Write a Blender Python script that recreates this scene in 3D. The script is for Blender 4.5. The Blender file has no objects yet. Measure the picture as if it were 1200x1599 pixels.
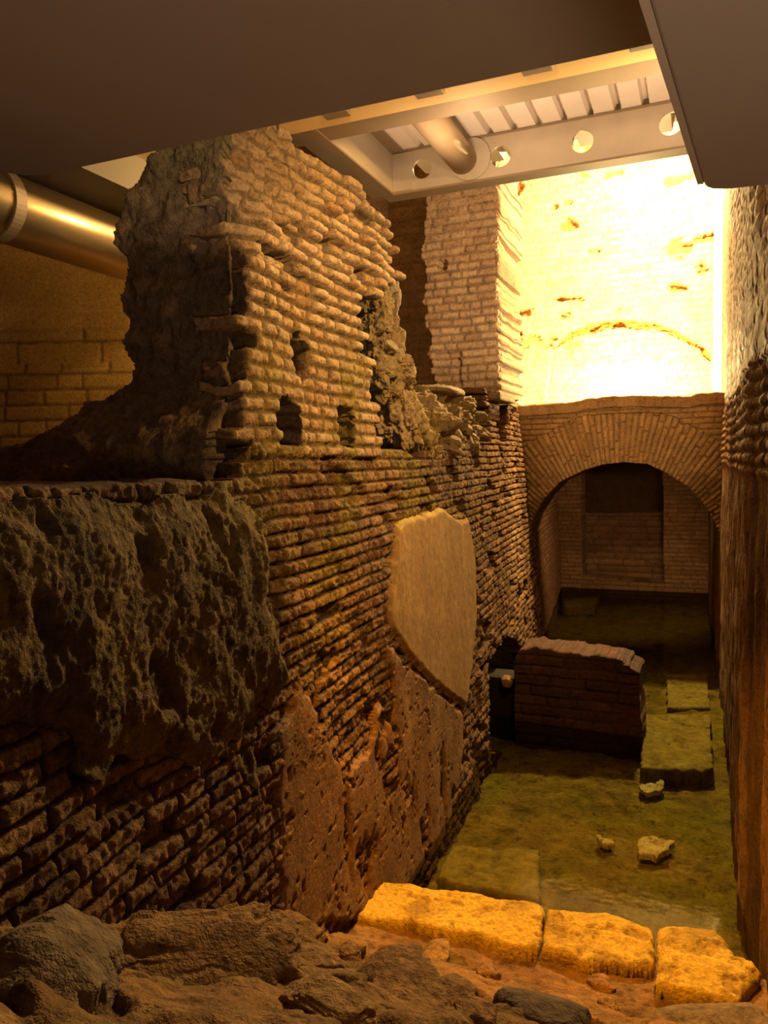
import bpy, bmesh, math
import numpy as np
from mathutils import Matrix, Vector

scene = bpy.context.scene
COL = scene.collection
rad = math.radians

# ------------------------------------------------------------------ camera
EYE = Vector((0.0, 0.0, 1.86))          # water surface is z = 0
FPX = 1200.0
ROT = (Matrix.Rotation(rad(22.5), 4, 'Z') @ Matrix.Rotation(rad(90 - 3.77), 4, 'X')
       @ Matrix.Rotation(rad(-1.26), 4, 'Z'))
cam_d = bpy.data.cameras.new('camera')
cam = bpy.data.objects.new('camera', cam_d)
COL.objects.link(cam)
cam.matrix_world = Matrix.Translation(EYE) @ ROT
cam_d.sensor_fit = 'VERTICAL'
cam_d.sensor_height = 24.0
cam_d.lens = 24.0 * FPX / 1599.0
cam_d.clip_start = 0.02
scene.camera = cam
R3 = np.array(ROT.to_3x3())
E3 = np.array(EYE)


def ray(u, v):
    return R3 @ np.array([(u - 600.0) / FPX, -(v - 799.5) / FPX, -1.0])


def hit(u, v, axis, val):
    d = ray(u, v)
    return E3 + d * ((val - E3[axis]) / d[axis])


def hx(u, v, X): return hit(u, v, 0, X)
def hy(u, v, Y): return hit(u, v, 1, Y)
def hz(u, v, Z): return hit(u, v, 2, Z)


# ------------------------------------------------------------------ noise
def _h(i, j, seed=0):
    with np.errstate(over='ignore'):
        x = (i.astype(np.int64) * 374761393 + j.astype(np.int64) * 668265263 + int(seed) * 974634541) & 0xFFFFFFFF
        x = ((x ^ (x >> 13)) * 1274126177) & 0xFFFFFFFF
        x = ((x ^ (x >> 16)) * 2246822519) & 0xFFFFFFFF
        x = x ^ (x >> 15)
    return (x & 0xFFFFFF) / float(0xFFFFFF)


def vn(x, y, seed=0):
    x = np.asarray(x, float); y = np.asarray(y, float)
    i = np.floor(x); j = np.floor(y)
    a = x - i; b = y - j
    a = a * a * (3 - 2 * a); b = b * b * (3 - 2 * b)
    i = i.astype(np.int64); j = j.astype(np.int64)
    n00 = _h(i, j, seed); n10 = _h(i + 1, j, seed)
    n01 = _h(i, j + 1, seed); n11 = _h(i + 1, j + 1, seed)
    return (n00 * (1 - a) + n10 * a) * (1 - b) + (n01 * (1 - a) + n11 * a) * b


def fbm(x, y, oct=4, seed=0, gain=.5):
    s = 0; amp = 1; tot = 0
    for o in range(oct):
        s = s + amp * vn(x * 2 ** o, y * 2 ** o, seed + o * 17)
        tot += amp; amp *= gain
    return s / tot * 2 - 1


def vn3(p, seed=0):
    f = np.floor(p); w = p - f; w = w * w * (3 - 2 * w)
    f = f.astype(np.int64)
    out = 0
    for dx in (0, 1):
        for dy in (0, 1):
            for dz in (0, 1):
                hh = _h(f[:, 0] + dx + 57 * (f[:, 2] + dz), f[:, 1] + dy + 131 * (f[:, 2] + dz), seed)
                out = out + hh * (w[:, 0] if dx else 1 - w[:, 0]) * (w[:, 1] if dy else 1 - w[:, 1]) * (w[:, 2] if dz else 1 - w[:, 2])
    return out


def fbm3(p, oct=4, seed=0, gain=.5):
    s = 0; amp = 1; tot = 0
    for o in range(oct):
        s = s + amp * vn3(p * 2 ** o, seed + 13 * o); tot += amp; amp *= gain
    return s / tot * 2 - 1


def sstep(a, b, x):
    t = np.clip((x - a) / (b - a), 0, 1)
    return t * t * (3 - 2 * t)


def inpoly(x, y, poly):
    r = np.zeros(np.shape(x), bool)
    n = len(poly)
    for k in range(n):
        x0, y0 = poly[k][:2]; x1, y1 = poly[(k + 1) % n][:2]
        if y0 == y1: continue
        c = ((y0 > y) != (y1 > y)) & (x < (x1 - x0) * (y - y0) / (y1 - y0) + x0)
        r ^= c
    return r


def dpoly(x, y, poly):
    d = np.full(np.shape(x), 1e9)
    n = len(poly)
    for k in range(n):
        x0, y0 = poly[k][:2]; x1, y1 = poly[(k + 1) % n][:2]
        dx, dy = x1 - x0, y1 - y0
        L = dx * dx + dy * dy + 1e-12
        t = np.clip(((x - x0) * dx + (y - y0) * dy) / L, 0, 1)
        d = np.minimum(d, np.hypot(x - x0 - t * dx, y - y0 - t * dy))
    return d


def bricks(s, t, pitch, length, seed, joint=.012, rnd=.012, wob=.006):
    """profile 0 (joint) .. 1 (face), two randoms per brick, brick centre"""
    t2 = t + wob * fbm(s * 2.3, t * 1.1, 3, seed + 5)
    row = np.floor(t2 / pitch).astype(np.int64)
    z0 = np.zeros_like(row)
    off = _h(row, z0 + 3, seed) * length
    s2 = s + off + .5 * wob * fbm(s * 9, t * 9, 2, seed + 9)
    c = np.floor(s2 / length).astype(np.int64)
    bd = lambda k: (k + (_h(row, k, seed + 1) - .5) * .55) * length
    c = np.where(s2 < bd(c), c - 1, c)
    c = np.where(s2 >= bd(c + 1), c + 1, c)
    b0 = bd(c); b1 = bd(c + 1)
    ft = t2 / pitch - row
    ds = np.minimum(s2 - b0, b1 - s2)
    dt = np.minimum(ft, 1 - ft) * pitch
    j = joint * (.6 + .8 * vn(s * 25, t * 25, seed + 2))
    e = np.clip((np.minimum(ds, dt) - j / 2) / rnd, 0, 1)
    corner = np.clip((ds + dt - j - .004) / (rnd * 1.6), 0, 1)
    e = np.minimum(e, corner)
    prof = np.sqrt(np.clip(1 - (1 - e) ** 2, 0, 1))
    return prof, _h(row, c, seed + 3), _h(row, c, seed + 4), (b0 + b1) / 2 - off, (row + .5) * pitch


# ------------------------------------------------------------------ object helpers
def props(o, label=None, cat=None, group=None, kind=None):
    if label: o['label'] = label
    if cat: o['category'] = cat
    if group: o['group'] = group
    if kind: o['kind'] = kind
    return o


def root(name, loc, label, cat, group=None):
    o = bpy.data.objects.new(name, None)
    COL.objects.link(o); o.location = loc
    o.empty_display_size = .1
    return props(o, label, cat, group)


def link(name, me, mat=None, parent=None):
    o = bpy.data.objects.new(name, me)
    COL.objects.link(o)
    if mat is not None: me.materials.append(mat)
    if parent is not None:
        o.parent = parent
        o.matrix_parent_inverse = Matrix.Translation(-Vector(parent.location))
    return o


def mesh_np(name, V, F, attrs=None, smooth=True):
    me = bpy.data.meshes.new(name)
    V = np.ascontiguousarray(V, np.float32); F = np.ascontiguousarray(F, np.int32)
    me.vertices.add(len(V)); me.vertices.foreach_set('co', V.ravel())
    me.loops.add(F.size); me.loops.foreach_set('vertex_index', F.ravel())
    me.polygons.add(len(F))
    me.polygons.foreach_set('loop_start', np.arange(0, F.size, F.shape[1], dtype=np.int32))
    me.update(calc_edges=True)
    me.polygons.foreach_set('use_smooth', np.full(len(F), smooth))
    for k, a in (attrs or {}).items():
        at = me.attributes.new(k, 'FLOAT', 'POINT')
        at.data.foreach_set('value', np.ascontiguousarray(a, np.float32))
    me.validate()
    return me


def relief(name, S, T, pos, nrm, disp, mask=None, attrs=None, mat=None, parent=None, rim=None, back=False, rimjit=0.0):
    """dense surface over a grid; pos(SS,TT)->(N,3) base points displaced along nrm; faces outside mask cut away;
    rim = vector by which the cut edges are carried back to give thickness"""
    S = np.asarray(S); T = np.asarray(T)
    ns, nt = len(S), len(T)
    SS, TT = np.meshgrid(S, T, indexing='ij')
    SS = SS.ravel(); TT = TT.ravel()
    P = pos(SS, TT)
    nrm = np.asarray(nrm, float)
    V = P + (nrm[None, :] if nrm.ndim == 1 else nrm) * disp.ravel()[:, None]
    idx = np.arange(ns * nt).reshape(ns, nt)
    F = np.stack([idx[:-1, :-1].ravel(), idx[1:, :-1].ravel(), idx[1:, 1:].ravel(), idx[:-1, 1:].ravel()], 1)
    if mask is not None:
        m = mask.ravel()
        F = F[m[F].sum(1) >= 3]
    a, b, c = P[idx[0, 0]], P[idx[1, 0]], P[idx[0, 1]]
    n0 = nrm if nrm.ndim == 1 else nrm[0]
    if np.dot(np.cross(b - a, c - a), n0) < 0: F = F[:, ::-1]
    attrs = {k: np.broadcast_to(v, SS.shape).copy() if np.ndim(v) == 0 else np.asarray(v).ravel() for k, v in (attrs or {}).items()}
    used = np.unique(F)
    rem = np.full(len(V), -1); rem[used] = np.arange(len(used))
    V = V[used]; F = rem[F]; P = P[used]
    attrs = {k: v[used] for k, v in attrs.items()}
    if rim is not None:
        E = np.concatenate([np.stack([F[:, k], F[:, (k + 1) % 4]], 1) for k in range(4)])
        N = len(V)
        key = E[:, 0].astype(np.int64) * N + E[:, 1]
        rev = E[:, 1].astype(np.int64) * N + E[:, 0]
        B = E[~np.isin(rev, key)]
        rim = np.asarray(rim, float)
        if back:
            V2 = P + rim
            F2 = np.concatenate([F, F[:, ::-1] + N, np.stack([B[:, 1], B[:, 0], B[:, 0] + N, B[:, 1] + N], 1)])
            V = np.concatenate([V, V2]); F = F2
            attrs = {k: np.concatenate([v, v]) for k, v in attrs.items()}
        else:
            # rim in several rough steps
            bv = np.unique(B)
            steps = 6
            lay = [np.arange(N)]
            VV = [V]; cur = N
            AA = {k: [v] for k, v in attrs.items()}
            FF = [F]
            for q in range(1, steps + 1):
                m2 = np.full(N, -1); m2[bv] = cur + np.arange(len(bv))
                w = V[bv] + rim * (q / steps)
                if rimjit:
                    jx = fbm3(w * 9, 3, 71)[:, None]; jy = fbm3(w * 9 + 31, 3, 72)[:, None]; jz = fbm3(w * 9 + 67, 3, 73)[:, None]
                    w = w + np.concatenate([jx, jy, jz], 1) * rimjit
                VV.append(w); cur += len(bv)
                for k in AA: AA[k].append(attrs[k][bv])
                p = lay[-1]
                FF.append(np.stack([p[B[:, 1]], p[B[:, 0]], m2[B[:, 0]], m2[B[:, 1]]], 1))
                lay.append(m2)
            V = np.concatenate(VV); F = np.concatenate(FF)
            attrs = {k: np.concatenate(v) for k, v in AA.items()}
    return link(name, mesh_np(name, V, F, attrs), mat, parent)


def plane_pos(O, es, et):
    O = np.asarray(O, float); es = np.asarray(es, float); et = np.asarray(et, float)
    return lambda S, T: O[None] + S[:, None] * es[None] + T[:, None] * et[None]


def grid(s0, s1, t0, t1, res, rt=None):
    S = np.linspace(s0, s1, max(2, int(round((s1 - s0) / res)) + 1))
    T = np.linspace(t0, t1, max(2, int(round((t1 - t0) / (rt or res))) + 1))
    SS, TT = np.meshgrid(S, T, indexing='ij')
    return S, T, SS.ravel(), TT.ravel()


def bm_obj(name, bm, mat, parent=None, bevel=0, seg=2, smooth=False):
    bmesh.ops.recalc_face_normals(bm, faces=bm.faces[:])
    me = bpy.data.meshes.new(name); bm.to_mesh(me); bm.free()
    me.polygons.foreach_set('use_smooth', np.full(len(me.polygons), bool(smooth)))
    o = link(name, me, mat, parent)
    if bevel:
        md = o.modifiers.new('bevel', 'BEVEL'); md.width = bevel; md.segments = seg; md.limit_method = 'ANGLE'
    return o


def add_box(bm, x0, x1, y0, y1, z0, z1):
    vs = [bm.verts.new(p) for p in ((x0, y0, z0), (x1, y0, z0), (x1, y1, z0), (x0, y1, z0), (x0, y0, z1), (x1, y0, z1), (x1, y1, z1), (x0, y1, z1))]
    for f in ((3, 2, 1, 0), (4, 5, 6, 7), (0, 1, 5, 4), (1, 2, 6, 5), (2, 3, 7, 6), (3, 0, 4, 7)):
        bm.faces.new([vs[k] for k in f])


def box(name, x0, x1, y0, y1, z0, z1, mat, parent=None, bevel=0):
    bm = bmesh.new(); add_box(bm, x0, x1, y0, y1, z0, z1)
    return bm_obj(name, bm, mat, parent, bevel)


def add_prism(bm, pts, z0, z1):
    a = [bm.verts.new((p[0], p[1], z0)) for p in pts]; b = [bm.verts.new((p[0], p[1], z1)) for p in pts]
    bm.faces.new(a[::-1]); bm.faces.new(b)
    n = len(pts)
    for k in range(n): bm.faces.new((a[k], a[(k + 1) % n], b[(k + 1) % n], b[k]))


def add_tube(bm, p0, p1, r, seg=24, caps=True):
    p0 = Vector(p0); p1 = Vector(p1); d = (p1 - p0).normalized()
    a = d.orthogonal().normalized(); b = d.cross(a)
    r0 = [bm.verts.new(p0 + (a * math.cos(k * 2 * math.pi / seg) + b * math.sin(k * 2 * math.pi / seg)) * r) for k in range(seg)]
    r1 = [bm.verts.new(p1 + (a * math.cos(k * 2 * math.pi / seg) + b * math.sin(k * 2 * math.pi / seg)) * r) for k in range(seg)]
    for k in range(seg): bm.faces.new((r0[k], r0[(k + 1) % seg], r1[(k + 1) % seg], r1[k]))
    if caps: bm.faces.new(r0[::-1]); bm.faces.new(r1)


_ico = {}
def ico(n):
    if n not in _ico:
        bm = bmesh.new(); bmesh.ops.create_icosphere(bm, subdivisions=n, radius=1)
        bm.verts.ensure_lookup_table()
        _ico[n] = (np.array([v.co[:] for v in bm.verts]), np.array([[v.index for v in f.verts] for f in bm.faces]))
        bm.free()
    return _ico[n]


def rock_geo(loc, size, rotz, seed, block=.55, rough=.18, sub=5, tilt=0, cuts=7):
    D, F = ico(sub)
    a = np.sign(D) * np.abs(D) ** block
    a /= (np.abs(a) ** 4).sum(1)[:, None] ** .25 * .6 + .4 * np.linalg.norm(a, axis=1)[:, None]
    r = 1 + rough * fbm3(D * 1.7 + seed * 7.3, 3, seed) + rough * .5 * fbm3(D * 5 + seed, 5, seed + 3, .6)
    # broken facets
    rng = np.random.default_rng(seed)
    for _ in range(cuts):
        n = rng.normal(size=3); n /= np.linalg.norm(n)
        lim = rng.uniform(.72, .95)
        q = (a * r[:, None]) @ n
        r = np.where(q > lim, r * (lim / np.maximum(q, 1e-6)) ** .85, r)
    V = a * r[:, None] * np.asarray(size)[None]
    if tilt:
        c, s = math.cos(tilt), math.sin(tilt)
        V = np.stack([V[:, 0], c * V[:, 1] - s * V[:, 2], s * V[:, 1] + c * V[:, 2]], 1)
    c, s = math.cos(rotz), math.sin(rotz)
    V = np.stack([c * V[:, 0] - s * V[:, 1], s * V[:, 0] + c * V[:, 1], V[:, 2]], 1) + np.asarray(loc)[None]
    return V, F


def rock(name, loc, size, rotz, seed, mat, parent=None, **k):
    V, F = rock_geo((0, 0, 0), size, rotz, seed, **k)
    at = {'tone': np.full(len(V), (seed * .37) % 1), 'mort': np.zeros(len(V)), 'moss': np.clip(fbm3(V * 8 + seed, 3, 5) + .1, 0, 1)}
    o = link(name, mesh_np(name, V, F, at), mat)
    o.location = loc
    if parent is not None:
        o.parent = parent; o.matrix_parent_inverse = Matrix.Translation(-Vector(parent.location))
    return o


def merge_rocks(name, items, mat, parent=None):
    VV, FF, n = [], [], 0
    tone = []
    for (loc, size, rz, seed, kw) in items:
        V, F = rock_geo(loc, size, rz, seed, **kw)
        VV.append(V); FF.append(F + n); n += len(V); tone.append(np.full(len(V), (seed * .37) % 1))
    V = np.concatenate(VV)
    at = {'tone': np.concatenate(tone), 'mort': np.zeros(n), 'moss': np.clip(fbm3(V * 6, 3, 5) + .15, 0, 1)}
    return link(name, mesh_np(name, V, np.concatenate(FF), at), mat, parent)


# ------------------------------------------------------------------ materials
class NT:
    def __init__(s, name):
        s.m = bpy.data.materials.new(name); s.m.use_nodes = True
        s.t = s.m.node_tree; s.t.nodes.clear()
        s.out = s.n('ShaderNodeOutputMaterial')

    def n(s, typ, **kw):
        x = s.t.nodes.new(typ)
        for k, v in kw.items(): setattr(x, k, v)
        return x

    def l(s, a, b): s.t.links.new(a, b)

    def noise(s, scale, detail=4, vec=None, rough=.6):
        x = s.n('ShaderNodeTexNoise'); x.inputs['Scale'].default_value = scale; x.inputs['Detail'].default_value = detail
        x.inputs['Roughness'].default_value = rough
        if vec is not None: s.l(vec, x.inputs['Vector'])
        return x.outputs['Fac']

    def attr(s, name):
        x = s.n('ShaderNodeAttribute'); x.attribute_name = name
        return x.outputs['Fac']

    def ramp(s, fac, stops):
        x = s.n('ShaderNodeValToRGB'); r = x.color_ramp
        while len(r.elements) < len(stops): r.elements.new(.5)
        for e, (p, c) in zip(r.elements, stops):
            e.position = p; e.color = (*c, 1) if len(c) == 3 else c
        s.l(fac, x.inputs['Fac'])
        return x.outputs['Color']

    def mix(s, fac, a, b, mode='MIX'):
        x = s.n('ShaderNodeMix', data_type='RGBA', blend_type=mode)
        for sock, v in ((x.inputs['Factor'], fac), (x.inputs['A'], a), (x.inputs['B'], b)):
            if isinstance(v, (int, float)): sock.default_value = v
            elif isinstance(v, tuple): sock.default_value = (*v, 1)
            else: s.l(v, sock)
        return x.outputs['Result']

    def math(s, op, a, b=0.0, c=None):
        x = s.n('ShaderNodeMath', operation=op)
        for k, v in enumerate((a, b) if c is None else (a, b, c)):
            if isinstance(v, (int, float)): x.inputs[k].default_value = v
            else: s.l(v, x.inputs[k])
        return x.outputs[0]

    def obj(s): return s.n('ShaderNodeTexCoord').outputs['Object']

    def pbr(s, col, rough=.9, metal=0.0, bump=None, bs=.3, bd=.01, spec=.25):
        b = s.n('ShaderNodeBsdfPrincipled')
        for k, v in (('Base Color', col), ('Roughness', rough), ('Metallic', metal), ('Specular IOR Level', spec)):
            if isinstance(v, (int, float)): b.inputs[k].default_value = v
            elif isinstance(v, tuple): b.inputs[k].default_value = (*v, 1)
            else: s.l(v, b.inputs[k])
        if bump is not None:
            bp = s.n('ShaderNodeBump'); bp.inputs['Strength'].default_value = bs; bp.inputs['Distance'].default_value = bd
            s.l(bump, bp.inputs['Height']); s.l(bp.outputs['Normal'], b.inputs['Normal'])
        s.l(b.outputs[0], s.out.inputs['Surface'])
        return s.m


def masonry(name, cols, mortar, moss=(.10, .085, .012), rough=.92, bs=.5, grain=70, spot=.35, wet=None):
    t = NT(name); o = t.obj()
    n1 = t.noise(7, 5, o); n2 = t.noise(grain, 4, o, .7)
    k = len(cols)
    c = t.ramp(t.attr('tone'), [(i / (k - 1) if k > 1 else 0, q) for i, q in enumerate(cols)])
    c = t.mix(t.attr('mort'), c, mortar)
    c = t.mix(t.attr('moss'), c, moss)
    v = t.ramp(n1, [(.25, (1 - spot,) * 3), (.75, (1 + 0 * spot,) * 3)])
    c = t.mix(1.0, c, v, 'MULTIPLY')
    g = t.ramp(n2, [(.25, (.45,) * 3), (.7, (1.06,) * 3)])
    c = t.mix(1.0, c, g, 'MULTIPLY')
    n3 = t.noise(grain * .33, 6, o, .75)
    d = t.ramp(n3, [(.34, (.42, .38, .34)), (.47, (1, 1, 1))])
    c = t.mix(min(1.0, spot * 2), c, d, 'MULTIPLY')
    n4 = t.noise(grain * 2.6, 3, o, .7)
    vo = t.n('ShaderNodeTexVoronoi'); vo.inputs['Scale'].default_value = grain * .6; t.l(o, vo.inputs['Vector'])
    h = t.math('ADD', n2, t.math('MULTIPLY', t.math('MINIMUM', vo.outputs['Distance'], .35), 1.2))
    h = t.math('ADD', h, t.math('MULTIPLY', n4, .45))
    h = t.math('ADD', h, t.math('MULTIPLY', t.math('MINIMUM', n3, .45), 2.0))
    r = rough
    if wet: r = t.ramp(n1, [(.35, (wet,) * 3), (.65, (rough,) * 3)])
    return t.pbr(c, r, bump=h, bs=min(1.0, bs * 1.5), bd=.014)


M = {}
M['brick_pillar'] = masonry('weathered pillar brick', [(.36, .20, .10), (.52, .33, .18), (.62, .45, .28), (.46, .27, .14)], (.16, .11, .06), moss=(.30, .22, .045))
M['core'] = masonry('rubble concrete core', [(.22, .16, .10), (.34, .24, .15), (.28, .18, .10)], (.20, .145, .095), moss=(.20, .17, .08), bs=.8, grain=45)
M['brick_wall'] = masonry('canal wall brick', [(.20, .09, .04), (.34, .17, .075), (.44, .25, .11), (.28, .14, .06)], (.12, .07, .035), moss=(.30, .22, .03), spot=.6, bs=.8)
M['mortar_rough'] = masonry('coarse old mortar', [(.17, .11, .045), (.24, .155, .06), (.14, .09, .042)], (.07, .045, .025), moss=(.26, .19, .04), bs=1.0, grain=40, spot=.6)
M['plaster'] = masonry('smooth waterproof plaster', [(.26, .145, .055), (.31, .18, .07), (.355, .21, .09)], (.26, .14, .055), moss=(.55, .42, .05), bs=.12, grain=30, spot=.2)
M['plaster_red'] = masonry('pitted red plaster', [(.22, .11, .05), (.33, .185, .085)], (.12, .06, .03), moss=(.30, .20, .03), bs=.3, grain=55, spot=.45, wet=.55)
M['brick_pier'] = masonry('pale pier brick', [(.56, .36, .20), (.66, .46, .27), (.50, .30, .16)], (.28, .18, .10), moss=(.4, .3, .08))
M['brick_arch'] = masonry('arch brick', [(.46, .29, .15), (.58, .39, .21), (.52, .35, .19)], (.36, .23, .11), moss=(.20, .13, .05))
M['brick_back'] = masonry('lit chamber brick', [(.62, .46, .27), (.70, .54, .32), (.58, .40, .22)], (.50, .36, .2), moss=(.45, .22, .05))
M['wall_right'] = masonry('eroded right wall', [(.25, .125, .06), (.36, .19, .085), (.21, .10, .05)], (.10, .055, .03), moss=(.45, .33, .08), spot=.5, wet=.6)
M['rubble_pale'] = masonry('pale rubble', [(.42, .29, .17), (.55, .42, .28)], (.2, .14, .09), moss=(.42, .30, .07), bs=.7)
M['yellow_wall'] = masonry('yellow painted brick', [(.50, .32, .12), (.58, .38, .15), (.45, .28, .10)], (.22, .13, .05), moss=(.4, .25, .08), bs=.3, spot=.15)
M['dark_wall'] = masonry('dim brown plaster', [(.26, .16, .075), (.32, .20, .10)], (.18, .11, .05), bs=.3)
M['tunnel'] = masonry('tunnel brick', [(.36, .20, .10), (.46, .28, .15)], (.20, .12, .06), moss=(.2, .17, .03))
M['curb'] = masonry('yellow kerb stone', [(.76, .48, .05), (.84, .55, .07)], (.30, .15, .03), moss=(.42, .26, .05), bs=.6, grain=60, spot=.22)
M['earth'] = masonry('brown rubble earth', [(.33, .17, .065), (.42, .24, .09)], (.13, .07, .03), moss=(.28, .18, .05), bs=1.0, grain=35, spot=.6)
M['stone_brown'] = masonry('brown rubble stone', [(.34, .18, .075), (.44, .26, .11), (.38, .19, .08)], (.1, .06, .03), moss=(.28, .17, .05), bs=.8, grain=40)
M['stone_grey'] = masonry('grey rubble stone', [(.19, .125, .08), (.26, .18, .12)], (.1, .08, .06), moss=(.22, .16, .09), bs=.6, grain=30)
M['chip'] = masonry('whitish stone', [(.85, .72, .55), (.9, .78, .62)], (.6, .45, .3), moss=(.8, .62, .42), bs=.3)  # pale colour stands in for glints on the water
M['bed'] = masonry('mossy canal bed', [(.32, .22, .06), (.42, .30, .09), (.27, .20, .06)], (.10, .07, .02), moss=(.33, .28, .05), bs=.8, grain=40, spot=.6)
M['slab_wet'] = masonry('submerged pale slab', [(.36, .28, .11), (.42, .33, .13)], (.18, .15, .08), moss=(.26, .21, .05), bs=.3, grain=25)
M['stub'] = masonry('dark red stub brick', [(.12, .05, .027), (.16, .07, .035), (.10, .044, .024)], (.09, .045, .025), moss=(.16, .10, .03), spot=.5, wet=.5)


def plain(name, col, rough=.6, metal=0, var=.12, scale=6, bs=.05):
    t = NT(name); o = t.obj(); n = t.noise(scale, 5, o)
    c = t.mix(n, tuple(x * (1 - var) for x in col), tuple(min(1, x * (1 + var)) for x in col))
    return t.pbr(c, rough, metal, bump=t.noise(scale * 25, 3, o), bs=bs, bd=.004, spec=.4)


M['soffit'] = plain('matte grey-brown soffit board', (.30, .25, .21), .8, 0, .06, 3)
M['soffit_edge'] = plain('pale panel edge', (.42, .35, .28), .7)
M['galv'] = plain('galvanised steel', (.50, .43, .35), .45, .35, .15, 9)
M['galv_dark'] = plain('dull galvanised steel', (.27, .20, .135), .55, .3, .15, 7)
M['tube'] = plain('matte brown tube', (.36, .26, .17), .75)
M['cream'] = plain('cream painted flange', (.78, .55, .24), .6, 0, .06, 5)  # cream colour stands in for light caught by the flange
M['deck'] = plain('pale corrugated sheet', (.78, .70, .64), .5, .1, .10, 10)
M['duct'] = plain('brushed metal duct', (.42, .32, .20), .28, .9, .1, 12)
M['darkbeam'] = plain('dark beam', (.09, .065, .045), .7)
M['board'] = plain('warm timber board', (.72, .36, .10), .7, 0, .15, 5)
M['ceil'] = plain('dark ceiling', (.30, .20, .11), .9)
M['white_post'] = plain('pale painted post', (.85, .78, .62), .5)
M['black'] = plain('unlit recess', (.035, .025, .015), .95)  # near-black base colour stands for the shade inside the openings

M['soot'] = plain('wet black stone', (.010, .007, .004), .9)  # black base colour stands in for shade in the gap

# water: clear, slightly green, mirror at glancing angles
t = NT('canal water')
tr = t.n('ShaderNodeBsdfTransparent'); tr.inputs['Color'].default_value = (.66, .66, .42, 1)
gl = t.n('ShaderNodeBsdfGlossy'); gl.inputs['Roughness'].default_value = .06; gl.inputs['Color'].default_value = (.42, .42, .38, 1)
fr = t.n('ShaderNodeFresnel'); fr.inputs['IOR'].default_value = 1.33
bp = t.n('ShaderNodeBump'); bp.inputs['Strength'].default_value = .12; bp.inputs['Distance'].default_value = .01
t.l(t.noise(9, 2, t.obj()), bp.inputs['Height'])
t.l(bp.outputs[0], gl.inputs['Normal']); t.l(bp.outputs[0], fr.inputs['Normal'])
mx = t.n('ShaderNodeMixShader'); t.l(fr.outputs[0], mx.inputs[0]); t.l(tr.outputs[0], mx.inputs[1]); t.l(gl.outputs[0], mx.inputs[2])
t.l(mx.outputs[0], t.out.inputs['Surface'])
M['water'] = t.m


# ------------------------------------------------------------------ canal left wall
def XwA(Y, Z):
    b = np.interp(Y, [.3, 1.3, 2.5, 3.5, 4.8, 7.6, 11], [-1.02, -1.12, -1.22, -1.22, -1.27, -1.45, -1.82])
    tp = np.interp(Y, [.3, 2.6, 5.9, 7.5, 9, 11], [-1.22, -1.28, -1.5, -1.62, -1.75, -1.88])
    k = np.clip(np.asarray(Z) / 1.86, -.2, 1.6)
    return b + (tp - b) * k


def hw(u, v, off=0.0):
    """pixel ray -> point (Y, Z) on the canal left wall"""
    d = ray(u, v); X = -1.3
    for _ in range(30):
        p = E3 + d * (X / d[0]); X = .5 * X + .5 * (float(XwA(p[1], p[2])) + off)
    return (p[1], p[2])


def wpoly(pts, off=0.0): return [hw(u, v, off) for u, v in pts]


def geo(a, b, n, k):
    x = (np.exp(np.linspace(0, 1, n) * k) - 1) / (math.exp(k) - 1)
    return a + (b - a) * x


WY = geo(.55, 7.62, 900, 1.35)
WZ = np.linspace(-.32, 2.42, 440)
SS, TT = np.meshgrid(WY, WZ, indexing='ij'); SS = SS.ravel(); TT = TT.ravel()
prof, h1, h2, bc, br = bricks(SS, TT, .048, .16, 11, joint=.010, rnd=.006, wob=.008)
ero = fbm(SS * 2.2, TT * 2.2, 4, 21)
er = sstep(.0, .35, fbm(SS * 1.6, TT * 2.2, 4, 23) + .25 * (h2 - .5)) * (.25 + .6 * sstep(1.7, 2.4, SS))
prof = prof * (1 - er) + er * (.35 + .3 * vn(SS * 30, TT * 40, 24)) * sstep(0, .2, prof + .05)
disp = .0135 * prof * (.6 + .7 * h1) + .006 * fbm(SS * 60, TT * 60, 2, 25) + .018 * ero + .006 * fbm(SS * 30, TT * 30, 3, 8)
pit = sstep(.28, .5, fbm(SS * 5, TT * 7, 3, 33))
disp -= .03 * pit * (.25 + .75 * sstep(1.8, 2.4, SS))
disp = np.where(h2 > .955, disp - .03, disp)
# wall top line
topY = [.5, 1.9, 2.0, 3.2, 3.5, 4.3, 4.9, 5.4, 5.75, 5.8, 7.7]
topZ = [1.83, 1.83, 1.93, 1.93, 1.90, 1.93, 2.0, 2.06, 2.1, 2.38, 2.40]
zt = np.interp(bc, topY, topZ) + .035 * (_h(np.floor(br / .048).astype(int), np.floor(bc * 5).astype(int), 3) - .5)
mask = br < zt
drain = wpoly([(763, 1175), (762, 1045), (773, 1015), (790, 994), (806, 998), (816, 1016), (850, 1022), (850, 1175)])
jit = .012
mask &= ~inpoly(SS + jit * fbm(SS * 18, TT * 18, 2, 4), TT + jit * fbm(SS * 18, TT * 18, 2, 5), drain)
slot = wpoly([(779, 632), (790, 632), (790, 690), (779, 690)])
mask &= ~inpoly(SS, TT, slot)
slot2 = wpoly([(741, 634), (764, 634), (764, 690), (741, 690)])
mask &= ~inpoly(SS, TT, slot2)
my, mz = hw(655, 792)
mo = np.clip(1.6 * np.exp(-((SS - my) / .22) ** 2 - ((TT - mz) / .07) ** 2) * (vn(SS * 25, TT * 25, 3) > .3) + sstep(.8, 1.7, TT) * sstep(-.25, .3, fbm(SS * 4, TT * 4, 4, 50)) * sstep(5.8, 4.2, SS) * sstep(1.3, 2.2, SS), 0, .85)
wl = relief('wall_left', WY, WZ, lambda S, T: np.stack([XwA(S, T), S, T], 1), (1, 0, 0), disp, mask,
            {'tone': h1, 'mort': (1 - prof) * .9, 'moss': mo * prof}, M['brick_wall'], rim=(-.34, 0, 0), rimjit=.02)
props(wl, 'long left canal wall of narrow red bricks below the ruined pillar', 'wall', kind='structure')

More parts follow.
